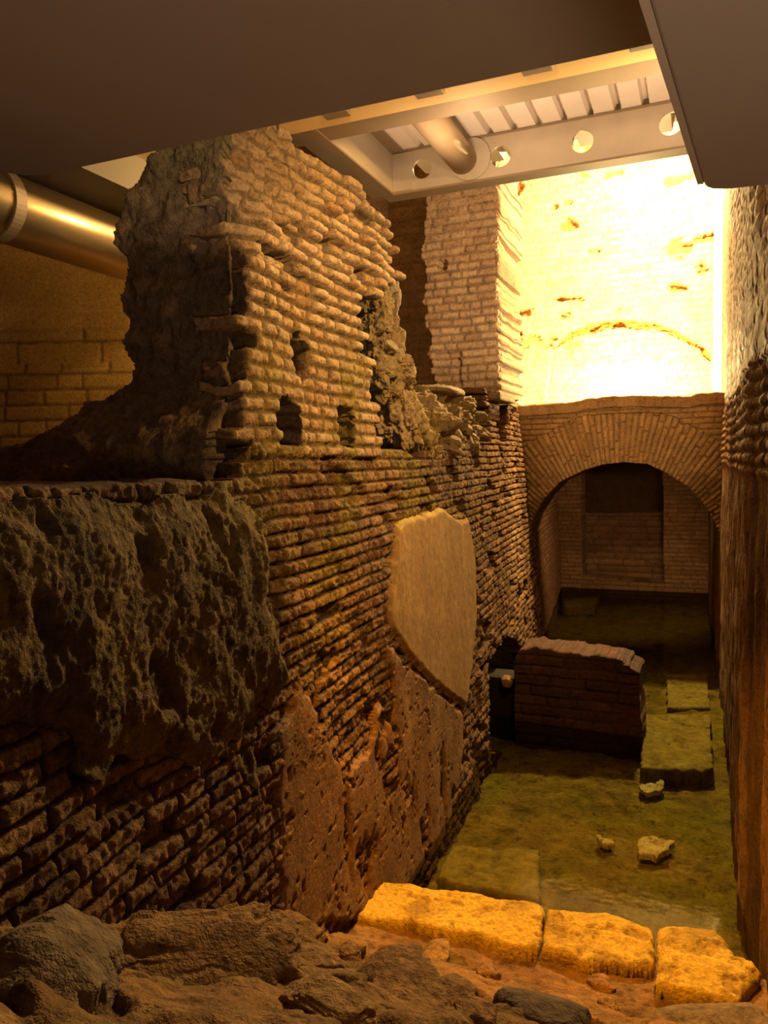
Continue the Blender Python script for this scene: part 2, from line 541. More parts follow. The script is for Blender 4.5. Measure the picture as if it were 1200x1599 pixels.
# recess behind the drain opening and slots
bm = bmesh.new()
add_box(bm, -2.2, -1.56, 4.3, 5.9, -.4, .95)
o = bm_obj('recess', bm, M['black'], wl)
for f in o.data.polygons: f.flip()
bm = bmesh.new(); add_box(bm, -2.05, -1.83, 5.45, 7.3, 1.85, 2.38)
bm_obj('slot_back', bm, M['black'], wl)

# rough mortar sheet on the near wall
mp = wpoly([(-160, 772), (0, 776), (60, 770), (120, 780), (180, 776), (240, 792), (290, 780), (340, 776), (372, 744), (388, 770), (430, 812), (442, 862), (440, 920), (455, 985), (470, 1040),
            (462, 1085), (440, 1118), (428, 1095), (418, 1150), (430, 1240), (400, 1210), (380, 1185), (300, 1195), (230, 1180), (190, 1230), (150, 1215),
            (140, 1150), (60, 1130), (-160, 1150)], .07)
Y = geo(.5, 2.75, 420, .9); Z = np.linspace(.55, 1.86, 300)
SS, TT = np.meshgrid(Y, Z, indexing='ij'); SS = SS.ravel(); TT = TT.ravel()
jx = .02 * fbm(SS * 14, TT * 14, 3, 61); jy = .03 * fbm(SS * 14, TT * 14, 3, 62)
inside = inpoly(SS + jx, TT + jy, mp)
dd = dpoly(SS + jx, TT + jy, mp)
ridge = 1 - np.abs(fbm(SS * 5 + .6 * TT, TT * 2.0, 4, 63))
disp = .018 + .025 * sstep(0, .10, dd) + .035 * fbm(SS * 3.2, TT * 1.4, 3, 64) * sstep(0, .2, dd) + .012 * (ridge - .6) + .016 * fbm(SS * 16, TT * 12, 5, 66, .72) + .03 * sstep(1.75, 2.2, SS) * sstep(0, .1, dd) - .022 * sstep(.1, .4, fbm(SS * 9, TT * 6, 3, 67)) * sstep(0, .05, dd)
pit = sstep(.1, .45, fbm(SS * 9, TT * 6, 3, 67))
relief('rough_mortar', Y, Z, lambda S, T: np.stack([XwA(S, T), S, T], 1), (1, 0, 0), disp, inside,
       {'tone': vn(SS * 6, TT * 6, 68), 'mort': pit * .7, 'moss': .8 * sstep(1.45, 1.8, TT + .1 * fbm(SS * 8, TT * 8, 3, 69)) * sstep(1.3, 2.3, SS)}, M['mortar_rough'], wl, rim=(-.12, 0, 0))

# smooth plaster patch and the lower pitted plaster
def patch(name, px, off, thick, mat, seed, amp, nY=260, nZ=260, jitter=.014, pits=0.0, moss=None, thickfn=None):
    pl = wpoly(px, off)
    y0, y1 = min(p[0] for p in pl) - .03, max(p[0] for p in pl) + .03
    z0, z1 = min(p[1] for p in pl) - .03, max(p[1] for p in pl) + .03
    Y = np.linspace(y0, y1, nY); Z = np.linspace(z0, z1, nZ)
    SS, TT = np.meshgrid(Y, Z, indexing='ij'); SS = SS.ravel(); TT = TT.ravel()
    a = SS + jitter * fbm(SS * 16, TT * 16, 3, seed); b = TT + jitter * fbm(SS * 16, TT * 16, 3, seed + 1)
    ins = inpoly(a, b, pl); d = dpoly(a, b, pl)
    pt = 1.6 * sstep(.30, .48, fbm(SS * 6, TT * 3, 4, seed + 2)) * pits + .5 * pits * sstep(.45, .6, fbm(SS * 28, TT * 28, 2, seed + 6))
    dsp = thick - .02 * (1 - sstep(0, .03, d)) + amp * fbm(SS * 4, TT * 3, 4, seed + 3) - .03 * pt
    ms = np.zeros_like(SS) if moss is None else moss(SS, TT, pl)
    return relief(name, Y, Z, lambda S, T: np.stack([XwA(S, T), S, T], 1), (1, 0, 0), dsp, ins,
                  {'tone': .5 * vn(SS * 40 + 2 * fbm(SS * 6, TT * 6, 3, 4), TT * 3, seed + 5) + .5 * fbm(SS * 9, TT * 4, 4, seed + 8) + .2, 'mort': np.clip(pt, 0, 1), 'moss': ms}, mat, wl, rim=(-thick - .04, 0, 0))

patch('plaster_panel', [(622, 818), (640, 806), (672, 800), (688, 792), (706, 802), (720, 812), (732, 808), (742, 870), (744, 960), (738, 1040), (728, 1105),
                        (700, 1085), (672, 1062), (640, 1030), (612, 985), (606, 955), (614, 900)], .02, .030, M['plaster'], 101, .005,
      moss=lambda S, T, pl: .9 * sstep(1.52, 1.66, T + .06 * fbm(S * 12, T * 12, 3, 2)))
patch('lower_plaster', [(470, 1040), (500, 1120), (528, 1185), (545, 1200), (580, 1165), (598, 1080), (606, 1000), (640, 1035), (672, 1066), (724, 1110),
                        (722, 1180), (712, 1262), (690, 1330), (640, 1390), (560, 1440), (440, 1460), (436, 1300), (432, 1150), (462, 1090)], .02, .024, M['plaster_red'], 121, .012, nY=330, nZ=330, pits=.7, jitter=.03)

# ------------------------------------------------------------------ ledge floor behind the wall
S, T, SS, TT = grid(-4.4, -1.3, .4, 7.2, .03)
d = .02 * fbm(SS * 4, TT * 4, 4, 7)
lf = relief('floor', S, T, plane_pos((0, 0, 1.815), (1, 0, 0), (0, 1, 0)), (0, 0, 1), d, SS < XwA(TT, 1.82) - .06, {'tone': vn(SS * 3, TT * 3, 4), 'mort': 0.0, 'moss': 0.0}, M['earth'])
props(lf, 'earth ledge on top of the left canal wall', 'floor', kind='structure')

# ------------------------------------------------------------------ ruined pillar
PX = -1.28
pil = root('brick_pillar', (-1.5, 2.6, 1.86), 'tall ruined brick pillar with ragged edges and dark rubble side, on the left ledge', 'pillar')
fp = [hx(u, v, PX)[1:] for u, v in [(372, 180), (440, 160), (470, 212), (520, 252), (560, 290), (596, 330), (606, 362), (612, 385), (622, 420), (618, 440), (590, 452),
                                    (566, 470), (562, 500), (566, 540), (580, 560), (586, 610), (592, 660), (598, 716), (412, 724), (378, 724), (378, 640), (377, 590), (376, 520), (375, 440), (375, 380), (374, 320)]]
y0, y1 = min(p[0] for p in fp) - .1, max(p[0] for p in fp) + .1
S, T, SS, TT = grid(y0, y1, 1.84, 3.12, .0055)
prof, h1, h2, bc, br = bricks(SS, TT, .047, .105, 41, joint=.012, rnd=.012, wob=.014)
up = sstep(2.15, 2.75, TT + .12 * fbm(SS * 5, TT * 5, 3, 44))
ero = fbm(SS * 3, TT * 3, 4, 42)
disp = prof * (.012 + .03 * up) * (.5 + .8 * h1) + .02 * ero + .006 * fbm(SS * 34, TT * 34, 3, 43)
disp = np.where((h2 > .90) & (up > .4), disp - .05, disp)
# missing facing near the top corner: rubble shows
rub = sstep(2.60, 2.85, TT + .35 * (2.35 - SS) + .12 * fbm(SS * 7, TT * 7, 3, 45)) * sstep(2.75, 2.25, SS)
disp = disp * (1 - rub) + rub * (-.03 + .05 * fbm(SS * 14, TT * 14, 4, 46))
pb = inpoly(bc, br, fp); pv = inpoly(SS, TT, fp)
mask = np.where(prof > .02, pb, pb & pv)
holes = [[(456, 524), (472, 520), (482, 545), (484, 590), (468, 596), (458, 570)], [(431, 628), (444, 618), (462, 640), (468, 700), (462, 708), (432, 708)],
         [(524, 634), (546, 636), (552, 700), (526, 696)]]
for k, hp in enumerate(holes):
    q = [hx(u, v, PX)[1:] for u, v in hp]
    a = SS + .010 * fbm(SS * 20, TT * 20, 2, 47 + k); b = TT + .010 * fbm(SS * 20, TT * 20, 2, 57 + k)
    mask &= ~inpoly(a, b, q)
mo = .75 * sstep(2.45, 2.05, TT + .2 * fbm(SS * 5, TT * 5, 4, 48)) * sstep(-.3, .4, fbm(SS * 7, TT * 7, 3, 49))
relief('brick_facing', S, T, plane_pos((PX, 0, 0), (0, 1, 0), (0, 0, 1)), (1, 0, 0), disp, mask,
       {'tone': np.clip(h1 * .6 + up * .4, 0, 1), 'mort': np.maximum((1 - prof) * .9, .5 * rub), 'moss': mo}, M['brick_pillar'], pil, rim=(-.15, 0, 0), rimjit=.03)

# core: rough side face toward the camera, carried back along the pillar
CY = 1.985
cp = [(p[0], p[2]) for p in [hy(u, v, CY) for u, v in [(392, 150), (300, 170), (238, 240), (205, 292), (178, 352), (176, 380), (192, 392), (196, 432), (186, 478), (198, 500), (192, 530), (200, 562), (198, 600),
                                                       (172, 618), (142, 626), (132, 652), (96, 684), (40, 700), (-40, 722), (-60, 775), (412, 775), (406, 640), (388, 590), (382, 520), (386, 440), (390, 380), (380, 320)]]]
cp = [(min(a_, -1.305), b_) for a_, b_ in cp]
x0, x1 = min(p[0] for p in cp) - .05, max(p[0] for p in cp) + .02
S, T, SS, TT = grid(x0, x1, 1.80, 3.1, .006)
a = SS + .022 * fbm(SS * 13, TT * 13, 3, 81); b = TT + .018 * fbm(SS * 13, TT * 13, 3, 82)
mask = inpoly(a, b, cp)
prof, h1, h2, bc, br = bricks(SS, TT + .03 * fbm(SS * 4, TT * 4, 2, 80), .085, .15, 83, joint=.03, rnd=.03, wob=.05)
near = sstep(-1.62, -1.40, SS)            # facing bricks toothing into the core close to the corner
disp = .02 * fbm(SS * 5, TT * 5, 4, 84) + .018 * fbm(SS * 22, TT * 22, 4, 85, .65) + prof * (h1 > .5) * (.016 + .022 * near * (h2 > .3)) * h2 + .03 * fbm(SS * 9, TT * 9, 3, 86) * (1 - .5 * near)
foot = sstep(2.15, 1.86, TT) * .16
disp = disp + foot
relief('rubble_core', S, T, plane_pos((0, CY, 0), (1, 0, 0), (0, 0, 1)), (0, -1, 0), disp, mask,
       {'tone': np.clip(h1 * .5 + .3, 0, 1), 'mort': 1 - prof * (h1 > .45), 'moss': .5 * sstep(2.6, 2.8, TT)}, M['core'], pil, rim=(-.45, 1.30, 0), rimjit=.05)
# back of putlog holes
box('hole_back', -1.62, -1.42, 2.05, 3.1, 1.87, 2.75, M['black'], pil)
# remains of the core seen right of the facing
e = hx(592, 520, -1.42)
merge_rocks('core_end', [(tuple(hx(u, v, -1.41)), (.075, sy_, sz_), .3 * k, 30 + k, dict(sub=6, rough=.6, block=.85, cuts=1))
                         for k, (u, v, sy_, sz_) in enumerate([(580, 462, .09, .09), (586, 490, .10, .10), (584, 520, .09, .09), (592, 545, .09, .08), (588, 575, .08, .09), (596, 600, .07, .08)])] + [(tuple(hx(u, v, -1.56)), (.14, .20, .20), .4, 50 + v, dict(sub=6, rough=.5, block=.8, cuts=2)) for u, v in ((575, 470), (580, 530), (585, 590))], M['core'], pil)

# stub and rubble between pillar and pier
sp = hx(620, 650, -1.40)
st = root('masonry_stub', (sp[0], sp[1], 1.9), 'rounded lump of broken masonry just right of the ruined pillar foot', 'masonry stub')
def at3(u, v, X): return tuple(hx(u, v, X))
merge_rocks('stub_base', [(at3(624, 655, -1.43), (.12, .16, .16), .2, 12, dict(sub=6, rough=.6, block=.8, cuts=1))], M['rubble_pale'], st)
merge_rocks('stub_top', [(at3(618, 580, -1.45), (.10, .13, .08), .5, 14, dict(sub=6, rough=.65, block=.85, cuts=1)), (at3(608, 558, -1.47), (.07, .09, .05), .9, 15, dict(sub=4, rough=.35))], M['rubble_pale'], st)

hp = root('rubble_heap', (-1.7, 4.7, 1.93), 'heap of pale mortar rubble between the pillar and the lit pier', 'rubble heap')
rng = np.random.default_rng(5)
items = []
for k, (u, v, X, q) in enumerate([(672, 668, -1.52, .15), (700, 655, -1.58, .14), (660, 692, -1.44, .09), (690, 692, -1.46, .09), (716, 668, -1.52, .11), (728, 686, -1.5, .09), (735, 655, -1.6, .10),
                                  (660, 640, -1.64, .11), (668, 622, -1.78, .13), (692, 630, -1.74, .15), (716, 636, -1.68, .12), (656, 672, -1.50, .07), (744, 676, -1.52, .08), (705, 706, -1.44, .06),
                                  (682, 650, -1.5, .06), (664, 650, -1.5, .05), (708, 680, -1.46, .06), (722, 650, -1.54, .06), (676, 706, -1.42, .05), (736, 700, -1.48, .05), (696, 672, -1.46, .05), (656, 612, -1.7, .06), (684, 612, -1.7, .06)]):
    items.append((at3(u, v, X), (q * rng.uniform(.7, 1), q * rng.uniform(.9, 1.3), q * rng.uniform(.6, .9)), rng.uniform(0, 3), 200 + k, dict(sub=5, rough=.6, block=.8, cuts=2)))
merge_rocks('rubble', items, M['rubble_pale'], hp)
p = hx(700, 606, -1.85)
hb = rock('flat_stone', at3(688, 612, -1.72), (.16, .28, .035), .1, 9, M['rubble_pale'], hp, sub=4, rough=.1)

# ------------------------------------------------------------------ pier beside the lit chamber
PY = 5.95
pier = root('brick_pier', (-1.7, 6.4, 2.38), 'pale brick pier with small square hole, left of the glowing chamber', 'pier')
pp = [(p[0], p[2]) for p in [hy(u, v, PY) for u, v in [(670, 270), (776, 262), (776, 420), (778, 616), (690, 616), (678, 590), (668, 545), (676, 535), (668, 500), (664, 470), (668, 440), (662, 400), (664, 330)]]]
S, T, SS, TT = grid(min(p[0] for p in pp) - .05, max(p[0] for p in pp) + .02, 2.30, 4.2, .009)
prof, h1, h2, bc, br = bricks(SS, TT, .062, .15, 141, joint=.014, rnd=.012, wob=.012)
disp = .018 * prof * (.5 + .6 * h1) + .012 * fbm(SS * 4, TT * 4, 4, 142) + .005 * fbm(SS * 25, TT * 25, 2, 143)
mask = inpoly(SS + .035 * (_h(np.floor(br / .068).astype(int), np.zeros(len(br), int), 9) - .5) + .012 * fbm(SS * 15, TT * 15, 2, 3), TT, pp)
q = [(p[0], p[2]) for p in [hy(u, v, PY) for u, v in [(682, 406), (699, 406), (699, 422), (682, 422)]]]
disp = np.where(inpoly(SS, TT, q), -.12, disp)
q2 = [(p[0], p[2]) for p in [hy(u, v, PY) for u, v in [(680, 552), (718, 548), (722, 604), (684, 606)]]]
disp = np.where(inpoly(SS + .02 * fbm(SS * 9, TT * 9, 2, 1), TT, q2), disp - .06, disp)
dm = sstep(3.3, 3.9, TT) * .6
relief('front_face', S, T, plane_pos((0, PY, 0), (1, 0, 0), (0, 0, 1)), (0, -1, 0), disp * (1 - .5 * dm), mask, {'tone': h1, 'mort': (1 - prof) * (.9 - dm), 'moss': 0.0}, M['brick_pier'], pier, rim=(0, .9, 0), rimjit=.02)
xs = hy(777, 450, PY)[0]
S, T, SS, TT = grid(PY, 7.35, 2.34, 4.6, .010)
prof, h1, h2, bc, br = bricks(SS, TT, .062, .17, 151, joint=.016, rnd=.012, wob=.010)
disp = .024 * prof * (.6 + .5 * h1) + .010 * fbm(SS * 4, TT * 4, 3, 152)
relief('side_face', S, T, lambda s, t: np.stack([xs - .02 - .10 * (s - PY), s, t], 1), (1, 0, 0), disp, None, {'tone': h1, 'mort': (1 - prof) * .9, 'moss': 0.0}, M['brick_pier'], pier, rim=(-.2, 0, 0))
o = box('base_slab', -1.95, xs + .02, PY - .03, PY + .5, 2.32, 2.385, M['rubble_pale'], pier, .012)

# ------------------------------------------------------------------ arch across the canal
AY = 7.5
arch = root('brick_arch', (-.7, AY + .3, 1.1), 'low brick arch spanning the canal below the glowing wall', 'arch')
intr = [hy(u, v, AY) for u, v in [(818, 866), (824, 832), (836, 802), (850, 779), (874, 753), (911, 735), (940, 726), (975, 722), (1012, 725), (1038, 737), (1076, 760), (1106, 794), (1122, 828), (1130, 866)]]
intr = [(p[0], p[2]) for p in intr]
L = hy(806, 640, AY); Rr = hy(1140, 612, AY)
top = hy(970, 630, AY)[2]
outer = [(L[0] - .12, intr[0][1])] + intr + [(Rr[0] + .05, intr[-1][1]), (Rr[0] + .05, top), (L[0] - .12, top)]
C = ((intr[0][0] + intr[-1][0]) / 2, intr[0][1] - .12)
S, T, SS, TT = grid(outer[0][0], Rr[0] + .05, intr[0][1], top, .006)
ins = inpoly(SS, TT, outer)
dx, dz = SS - C[0], TT - C[1]
ang = np.arctan2(dz, dx); rr = np.hypot(dx, dz * 1.05)
ip = np.array(intr); ia = np.arctan2(ip[:, 1] - C[1], ip[:, 0] - C[0]); ir = np.hypot(ip[:, 0] - C[0], (ip[:, 1] - C[1]) * 1.05)
o_ = np.argsort(ia)
rin = np.interp(ang, ia[o_], ir[o_])
ringw = .50
ring = (rr - rin < ringw + .02 * fbm(ang * 9, ang * 3, 2, 5)) & (TT < top - .09)
sarc = ang * 1.25
pv_, v1, v2, vb, vr = bricks(rr - rin + .3 * 0, sarc, .050, .34, 161, joint=.012, rnd=.010, wob=.004)
ph_, b1, b2, bb, bbr = bricks(SS, TT, .052, .24, 162, joint=.012, rnd=.010, wob=.004)
nz = .010 * fbm(SS * 5, TT * 5, 4, 163) + .004 * fbm(SS * 28, TT * 28, 2, 164)
dr = .016 * pv_ * (.5 + .6 * v1) + nz + .006
ds_ = .012 * ph_ * (.5 + .6 * b1) + nz
stain = sstep(.1, .5, fbm(SS * 2.5, TT * 2.5, 3, 166)) * .6
relief('voussoir_ring', S, T, plane_pos((0, AY, 0), (1, 0, 0), (0, 0, 1)), (0, -1, 0), dr, ins & ring, {'tone': v1, 'mort': (1 - pv_) * .8, 'moss': stain}, M['brick_arch'], arch, rim=(0, .55, 0))
relief('spandrel', S, T, plane_pos((0, AY, 0), (1, 0, 0), (0, 0, 1)), (0, -1, 0), ds_, ins & ~ring, {'tone': b1, 'mort': (1 - ph_) * .8, 'moss': stain}, M['brick_arch'], arch, rim=(0, .5, 0))
S, T, SS, TT = grid(L[0] - .1, .3, 0, 1.7, .012)
relief('sill', S, T, plane_pos((0, AY - .03, top + .045), (1, 0, 0), (0, 1, 0)), (0, 0, 1), .03 * fbm(SS * 5, TT * 5, 4, 171) + .03 * fbm(SS * 1.5, TT * 2, 2, 172), None,
       {'tone': vn(SS * 8, TT * 8, 3), 'mort': 0.0, 'moss': .3}, M['brick_arch'], arch, rim=(0, 0, -.10))
box('vault', -1.72, .12, AY + .5, 9.05, top - .2, top - .05, M['tunnel'], arch)

# ------------------------------------------------------------------ lit chamber above the arch
BY = 9.1
zb = top
S, T, SS, TT = grid(-2.6, .6, zb - .3, 5.9, .014)
prof, h1, h2, bc, br = bricks(SS, TT, .075, .28, 181, joint=.014, rnd=.012, wob=.02)
ero = fbm(SS * 2.2, TT * 3.2, 4, 182)
arc = [(p[0], p[2]) for p in [hy(u, v, BY) for u, v in [(862, 548), (890, 530), (925, 519), (960, 512), (1000, 513), (1035, 517), (1065, 530), (1090, 545), (1112, 566),
                                                        (1112, 556), (1088, 534), (1062, 518), (1030, 505), (990, 500), (950, 502), (915, 508), (885, 522)]]]
aj = inpoly(SS + .02 * fbm(SS * 12, TT * 12, 2, 6), TT + .02 * fbm(SS * 12, TT * 12, 2, 7), arc)
below = inpoly(SS, TT, [(p[0], p[2]) for p in [hy(u, v, BY) for u, v in [(850, 640), (862, 548), (890, 530), (925, 519), (960, 512), (1000, 513), (1035, 517), (1065, 530), (1090, 545), (1112, 566), (1116, 640)]]])
pits = sstep(.3, .5, fbm(SS * 3.5, TT * 6, 4, 183)) * sstep(2.7, 3.6, TT)
disp = .016 * prof * (.5 + .6 * h1) + .03 * ero - .07 * pits - .05 * aj - .03 * below
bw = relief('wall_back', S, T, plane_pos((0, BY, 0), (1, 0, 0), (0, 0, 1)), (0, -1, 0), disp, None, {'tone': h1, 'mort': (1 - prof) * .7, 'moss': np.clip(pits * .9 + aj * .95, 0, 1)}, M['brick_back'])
props(bw, 'brightly lit brick end wall with a shallow relieving arch', 'wall', kind='structure')
bm = bmesh.new()
vs = [bm.verts.new(p) for p in ((-1.78, 7.2, zb - .1), (-1.93, BY, zb - .1), (-2.12, BY, 5.9), (-1.98, 7.2, 5.9), (-2.2, 7.2, zb - .1), (-2.3, BY, zb - .1), (-2.4, BY, 5.9), (-2.4, 7.2, 5.9))]
for f in ((0, 1, 2, 3), (7, 6, 5, 4), (0, 3, 7, 4), (1, 5, 6, 2), (3, 2, 6, 7), (0, 4, 5, 1)): bm.faces.new([vs[k] for k in f])
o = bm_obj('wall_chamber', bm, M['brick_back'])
props(o, 'narrow plastered return wall on the left of the lit chamber', 'wall', kind='structure')
# slim pale upright strip at the right of the chamber
pr = hy(1122, 600, 8.6)
upright_strip = box('steel_post', pr[0] - .045, pr[0] + .035, 8.56, 8.64, zb + .085, 5.6, M['white_post'], None, .006)
props(upright_strip, 'slim pale vertical post at the right edge of the glowing wall', 'post')

# ------------------------------------------------------------------ right canal wall
RY = geo(1.2, 9.2, 760, 1.3); RZ = np.linspace(-.32, 4.8, 430)
SS, TT = np.meshgrid(RY, RZ, indexing='ij'); SS = SS.ravel(); TT = TT.ravel()
def XR(Y, Z): return np.interp(Y, [1.2, 2.9, 3.4, 7.5, 9.3], [.24, .20, .16, .165, .19]) + .02 * sstep(.8, 2.4, Z)
prof, h1, h2, bc, br = bricks(SS, TT, .055, .22, 191, joint=.014, rnd=.012, wob=.02)
upz = sstep(2.15, 2.3, TT + .12 * fbm(SS * 2, TT * 2, 2, 195))
low = 1 - upz
streak = .6 * fbm(SS * 2.5, TT * .5, 3, 192) + .6 * fbm(SS * 8, TT * .8, 3, 202)
disp = upz * (.005 * prof * (.4 + .8 * h1) + .022 * fbm(SS * 2, TT * 2, 4, 193)) + low * (.03 * streak + .012 * fbm(SS * 20, TT * 6, 3, 194)) + .006 * fbm(SS * 9, TT * 5, 3, 198)
band = sstep(1.75, 1.8, TT) * sstep(2.25, 2.2, TT)
disp += band * .012 * prof
rubb = sstep(2.95, 3.1, TT + .25 * (3.3 - SS) * .5 + .1 * fbm(SS * 4, TT * 4, 2, 196)) * sstep(4.2, 3.6, SS)
disp = disp * (1 - rubb) + rubb * (.05 * fbm(SS * 8, TT * 8, 4, 197) - .02)
wr = relief('wall_right', RY, RZ, lambda S, T: np.stack([XR(S, T), S, T], 1), (-1, 0, 0), disp, None,
            {'tone': np.clip(h1 * upz + low * vn(SS * 7, TT * .8, 199), 0, 1), 'mort': (1 - prof) * upz * .8 + low * sstep(.02, .22, streak * -1) * .7, 'moss': np.clip(rubb * .0 + low * sstep(.25, .5, fbm(SS * 5, TT * 1.2, 3, 200)) * .4, 0, 1)}, M['wall_right'])
props(wr, 'tall eroded right canal wall with vertical streaks', 'wall', kind='structure')

# ------------------------------------------------------------------ tunnel beyond the arch
S, T, SS, TT = grid(AY - .05, 11.2, -.3, 2.25, .012)
prof, h1, h2, bc, br = bricks(SS, TT, .055, .22, 211, joint=.014, rnd=.012, wob=.008)
disp = .018 * prof * (.5 + .6 * h1) + .012 * fbm(SS * 3, TT * 3, 3, 212)
tw = relief('wall_tunnel', S, T, lambda s, t: np.stack([XwA(s, t) - .03, s, t], 1), (1, 0, 0), disp, None, {'tone': h1, 'mort': (1 - prof) * .8, 'moss': 0.0}, M['tunnel'])
props(tw, 'left brick wall inside the tunnel beyond the arch', 'wall', kind='structure')
TY = 11.05
S, T, SS, TT = grid(-2.3, .5, -.3, 2.3, .012)
op = [(p[0], p[2]) for p in [hy(u, v, TY) for u, v in [(910, 900), (908, 720), (1035, 718), (1037, 912)]]]
prof, h1, h2, bc, br = bricks(SS, TT, .06, .25, 221, joint=.012, rnd=.012, wob=.006)
disp = .014 * prof * (.5 + .6 * h1) + .01 * fbm(SS * 3, TT * 3, 3, 222)
tb = relief('wall_rear', S, T, plane_pos((0, TY, 0), (1, 0, 0), (0, 0, 1)), (0, -1, 0), disp, ~inpoly(SS, TT, op), {'tone': h1, 'mort': (1 - prof) * .8, 'moss': .25 * vn(SS * 3, TT * 3, 2)}, M['tunnel'], rim=(0, .45, 0))
props(tb, 'end wall of the tunnel with a tall dark doorway', 'wall', kind='structure')
zz = hy(970, 806, 12.1)[2]
lw = root('low_wall', (-.9, 12.2, -.2), 'low brick wall inside the dark doorway at the tunnel end', 'low wall')
S, T, SS, TT = grid(-2.4, .5, -.3, zz, .02)
prof, h1, h2, bc, br = bricks(SS, TT, .10, .4, 231, joint=.014, rnd=.02, wob=.01)
relief('brick_body', S, T, plane_pos((0, 12.1, 0), (1, 0, 0), (0, 0, 1)), (0, -1, 0), .02 * prof, None, {'tone': h1, 'mort': (1 - prof) * .7, 'moss': 0.0}, M['tunnel'], lw, rim=(0, .3, 0))
box('coping', -2.4, .5, 12.05, 12.45, zz, zz + .05, M['tunnel'], lw, .01)
# chamber shell behind
for nm, b, lb in (('wall_far', (-2.6, .8, 13.4, 13.5, -.4, 2.6), 'dark wall behind the doorway'), ('wall_doorside', (.45, .55, 9.2, 13.5, -.4, 2.4), 'right wall inside the tunnel'),
                  ('wall_doorend', (-2.6, -2.4, 11.5, 13.5, -.4, 2.4), 'left wall behind the doorway')):
    props(box(nm, *b, M['dark_wall']), lb, 'wall', kind='structure')
props(box('ceiling_tunnel', -2.5, .6, 9.2, 13.5, 2.28, 2.4, M['dark_wall']), 'flat ceiling over the tunnel', 'ceiling', kind='structure')
S, T, SS, TT = grid(7.9, 11.2, -.3, 2.25, .02)
tr_ = relief('wall_passage', S, T, lambda s, t: np.stack([np.interp(s, [7.9, 11.2], [.13, .085]), s, t], 1), (-1, 0, 0), .02 * fbm(SS * 3, TT * 2, 4, 241), None, {'tone': vn(SS * 3, TT * 3, 2), 'mort': 0.0, 'moss': 0.0}, M['plaster_red'], rim=(.2, 0, 0))
props(tr_, 'smooth plastered right side wall of the tunnel', 'wall', kind='structure')

# ------------------------------------------------------------------ canal bed and water
S, T, SS, TT = grid(-2.4, .5, 2.4, 13.4, .02)
d = .035 * fbm(SS * 2.5, TT * 2.5, 4, 251) + .02 * fbm(SS * 12, TT * 12, 3, 252)
bed = relief('canal_bed', S, T, plane_pos((0, 0, -.16), (1, 0, 0), (0, 1, 0)), (0, 0, 1), d, None,
             {'tone': vn(SS * 5, TT * 5, 253), 'mort': sstep(.2, .5, fbm(SS * 7, TT * 7, 3, 255)) * .6, 'moss': sstep(-.1, .35, fbm(SS * 2.2, TT * 2.2, 4, 254))}, M['bed'])
props(bed, 'mossy floor of the canal under the water', 'canal bed', kind='structure')
wy = np.linspace(2.55, 12.0, 40)
VV = []; FF = []
for k, y in enumerate(wy):
    VV += [(float(XwA(y, 0)) - .06, y, 0), (.17, y, 0)]
    if k: FF.append((2 * k - 2, 2 * k - 1, 2 * k + 1, 2 * k))
w = link('water', mesh_np('water', np.array(VV), np.array(FF)), M['water'])
props(w, 'clear greenish shallow water filling the canal', 'water', kind='stuff')


def top_slab(name, px, z, thick, mat, seed, amp=.012, rnd=.03, res=.008, parent=None, jit=.01, at=None):
    pl = [tuple(hz(u, v, z)[:2]) for u, v in px]
    S, T, SS, TT = grid(min(p[0] for p in pl) - .02, max(p[0] for p in pl) + .02, min(p[1] for p in pl) - .02, max(p[1] for p in pl) + .02, res)
    a = SS + jit * fbm(SS * 12, TT * 12, 3, seed); b = TT + jit * fbm(SS * 12, TT * 12, 3, seed + 1)
    d = dpoly(a, b, pl)
    e = np.clip(d / rnd, 0, 1)
    dsp = -rnd * (1 - np.sqrt(1 - (1 - e) ** 2)) + amp * fbm(SS * 7, TT * 7, 4, seed + 2) + .004 * fbm(SS * 40, TT * 40, 2, seed + 4)
    pt = np.maximum(sstep(.22, .45, fbm(SS * 11, TT * 11, 4, seed + 3)), .8 * sstep(.3, .5, fbm(SS * 26, TT * 26, 3, seed + 9)))
    dsp -= .012 * pt
    return relief(name, S, T, plane_pos((0, 0, z), (1, 0, 0), (0, 1, 0)), (0, 0, 1), dsp, inpoly(a, b, pl),
                  {'tone': vn(SS * 8, TT * 8, seed), 'mort': pt * .6, 'moss': .6 * sstep(.2, .5, fbm(SS * 6 + 4, TT * 6, 3, seed + 7))}, mat, parent, rim=(0, 0, -thick), rimjit=.015)


for nm, px, z, lb in (
        ('stone_slab', [(1003, 1115), (1110, 1115), (1116, 1200), (1000, 1200)], -.05, 'pale squared slab under water right of the broken brick stub'),
        ('stone_slab', [(1040, 1052), (1106, 1052), (1110, 1105), (1042, 1105)], -.12, 'small dim slab under water beyond the paler squared slab'),
        ('stone_slab', [(880, 926), (938, 926), (930, 945), (880, 945)], -.02, 'flat yellowish slab in the water before the tunnel doorway'),
        ('stone_slab', [(705, 1318), (846, 1326), (842, 1404), (680, 1372)], -.06, 'wide submerged step just behind the long yellow kerb stone')):
    o = top_slab(nm, px, z, .12, M['slab_wet'], 300 + int(px[0][0]), .008, .02, .012)
    props(o, lb, 'stone slab')
for px, lb in (([(996, 1308), (1030, 1306), (1056, 1314), (1048, 1326), (1020, 1334), (992, 1330)], 'largest whitish stone chip lying in the canal water'),
               ([(1002, 1222), (1036, 1216), (1040, 1228), (1006, 1238)], 'pinkish stone chip in the water farthest from the kerb'),
               ([(932, 1304), (956, 1305), (960, 1317), (944, 1318)], 'tiny whitish stone chip in water left of the largest chip')):
    o = top_slab('stone_chip', px, -.10, .025, M['chip'], 330 + int(px[0][0]), .004, .008, .005, jit=.03)  # flat pieces added in place of reflections on the water
    props(o, lb, 'stone chip')

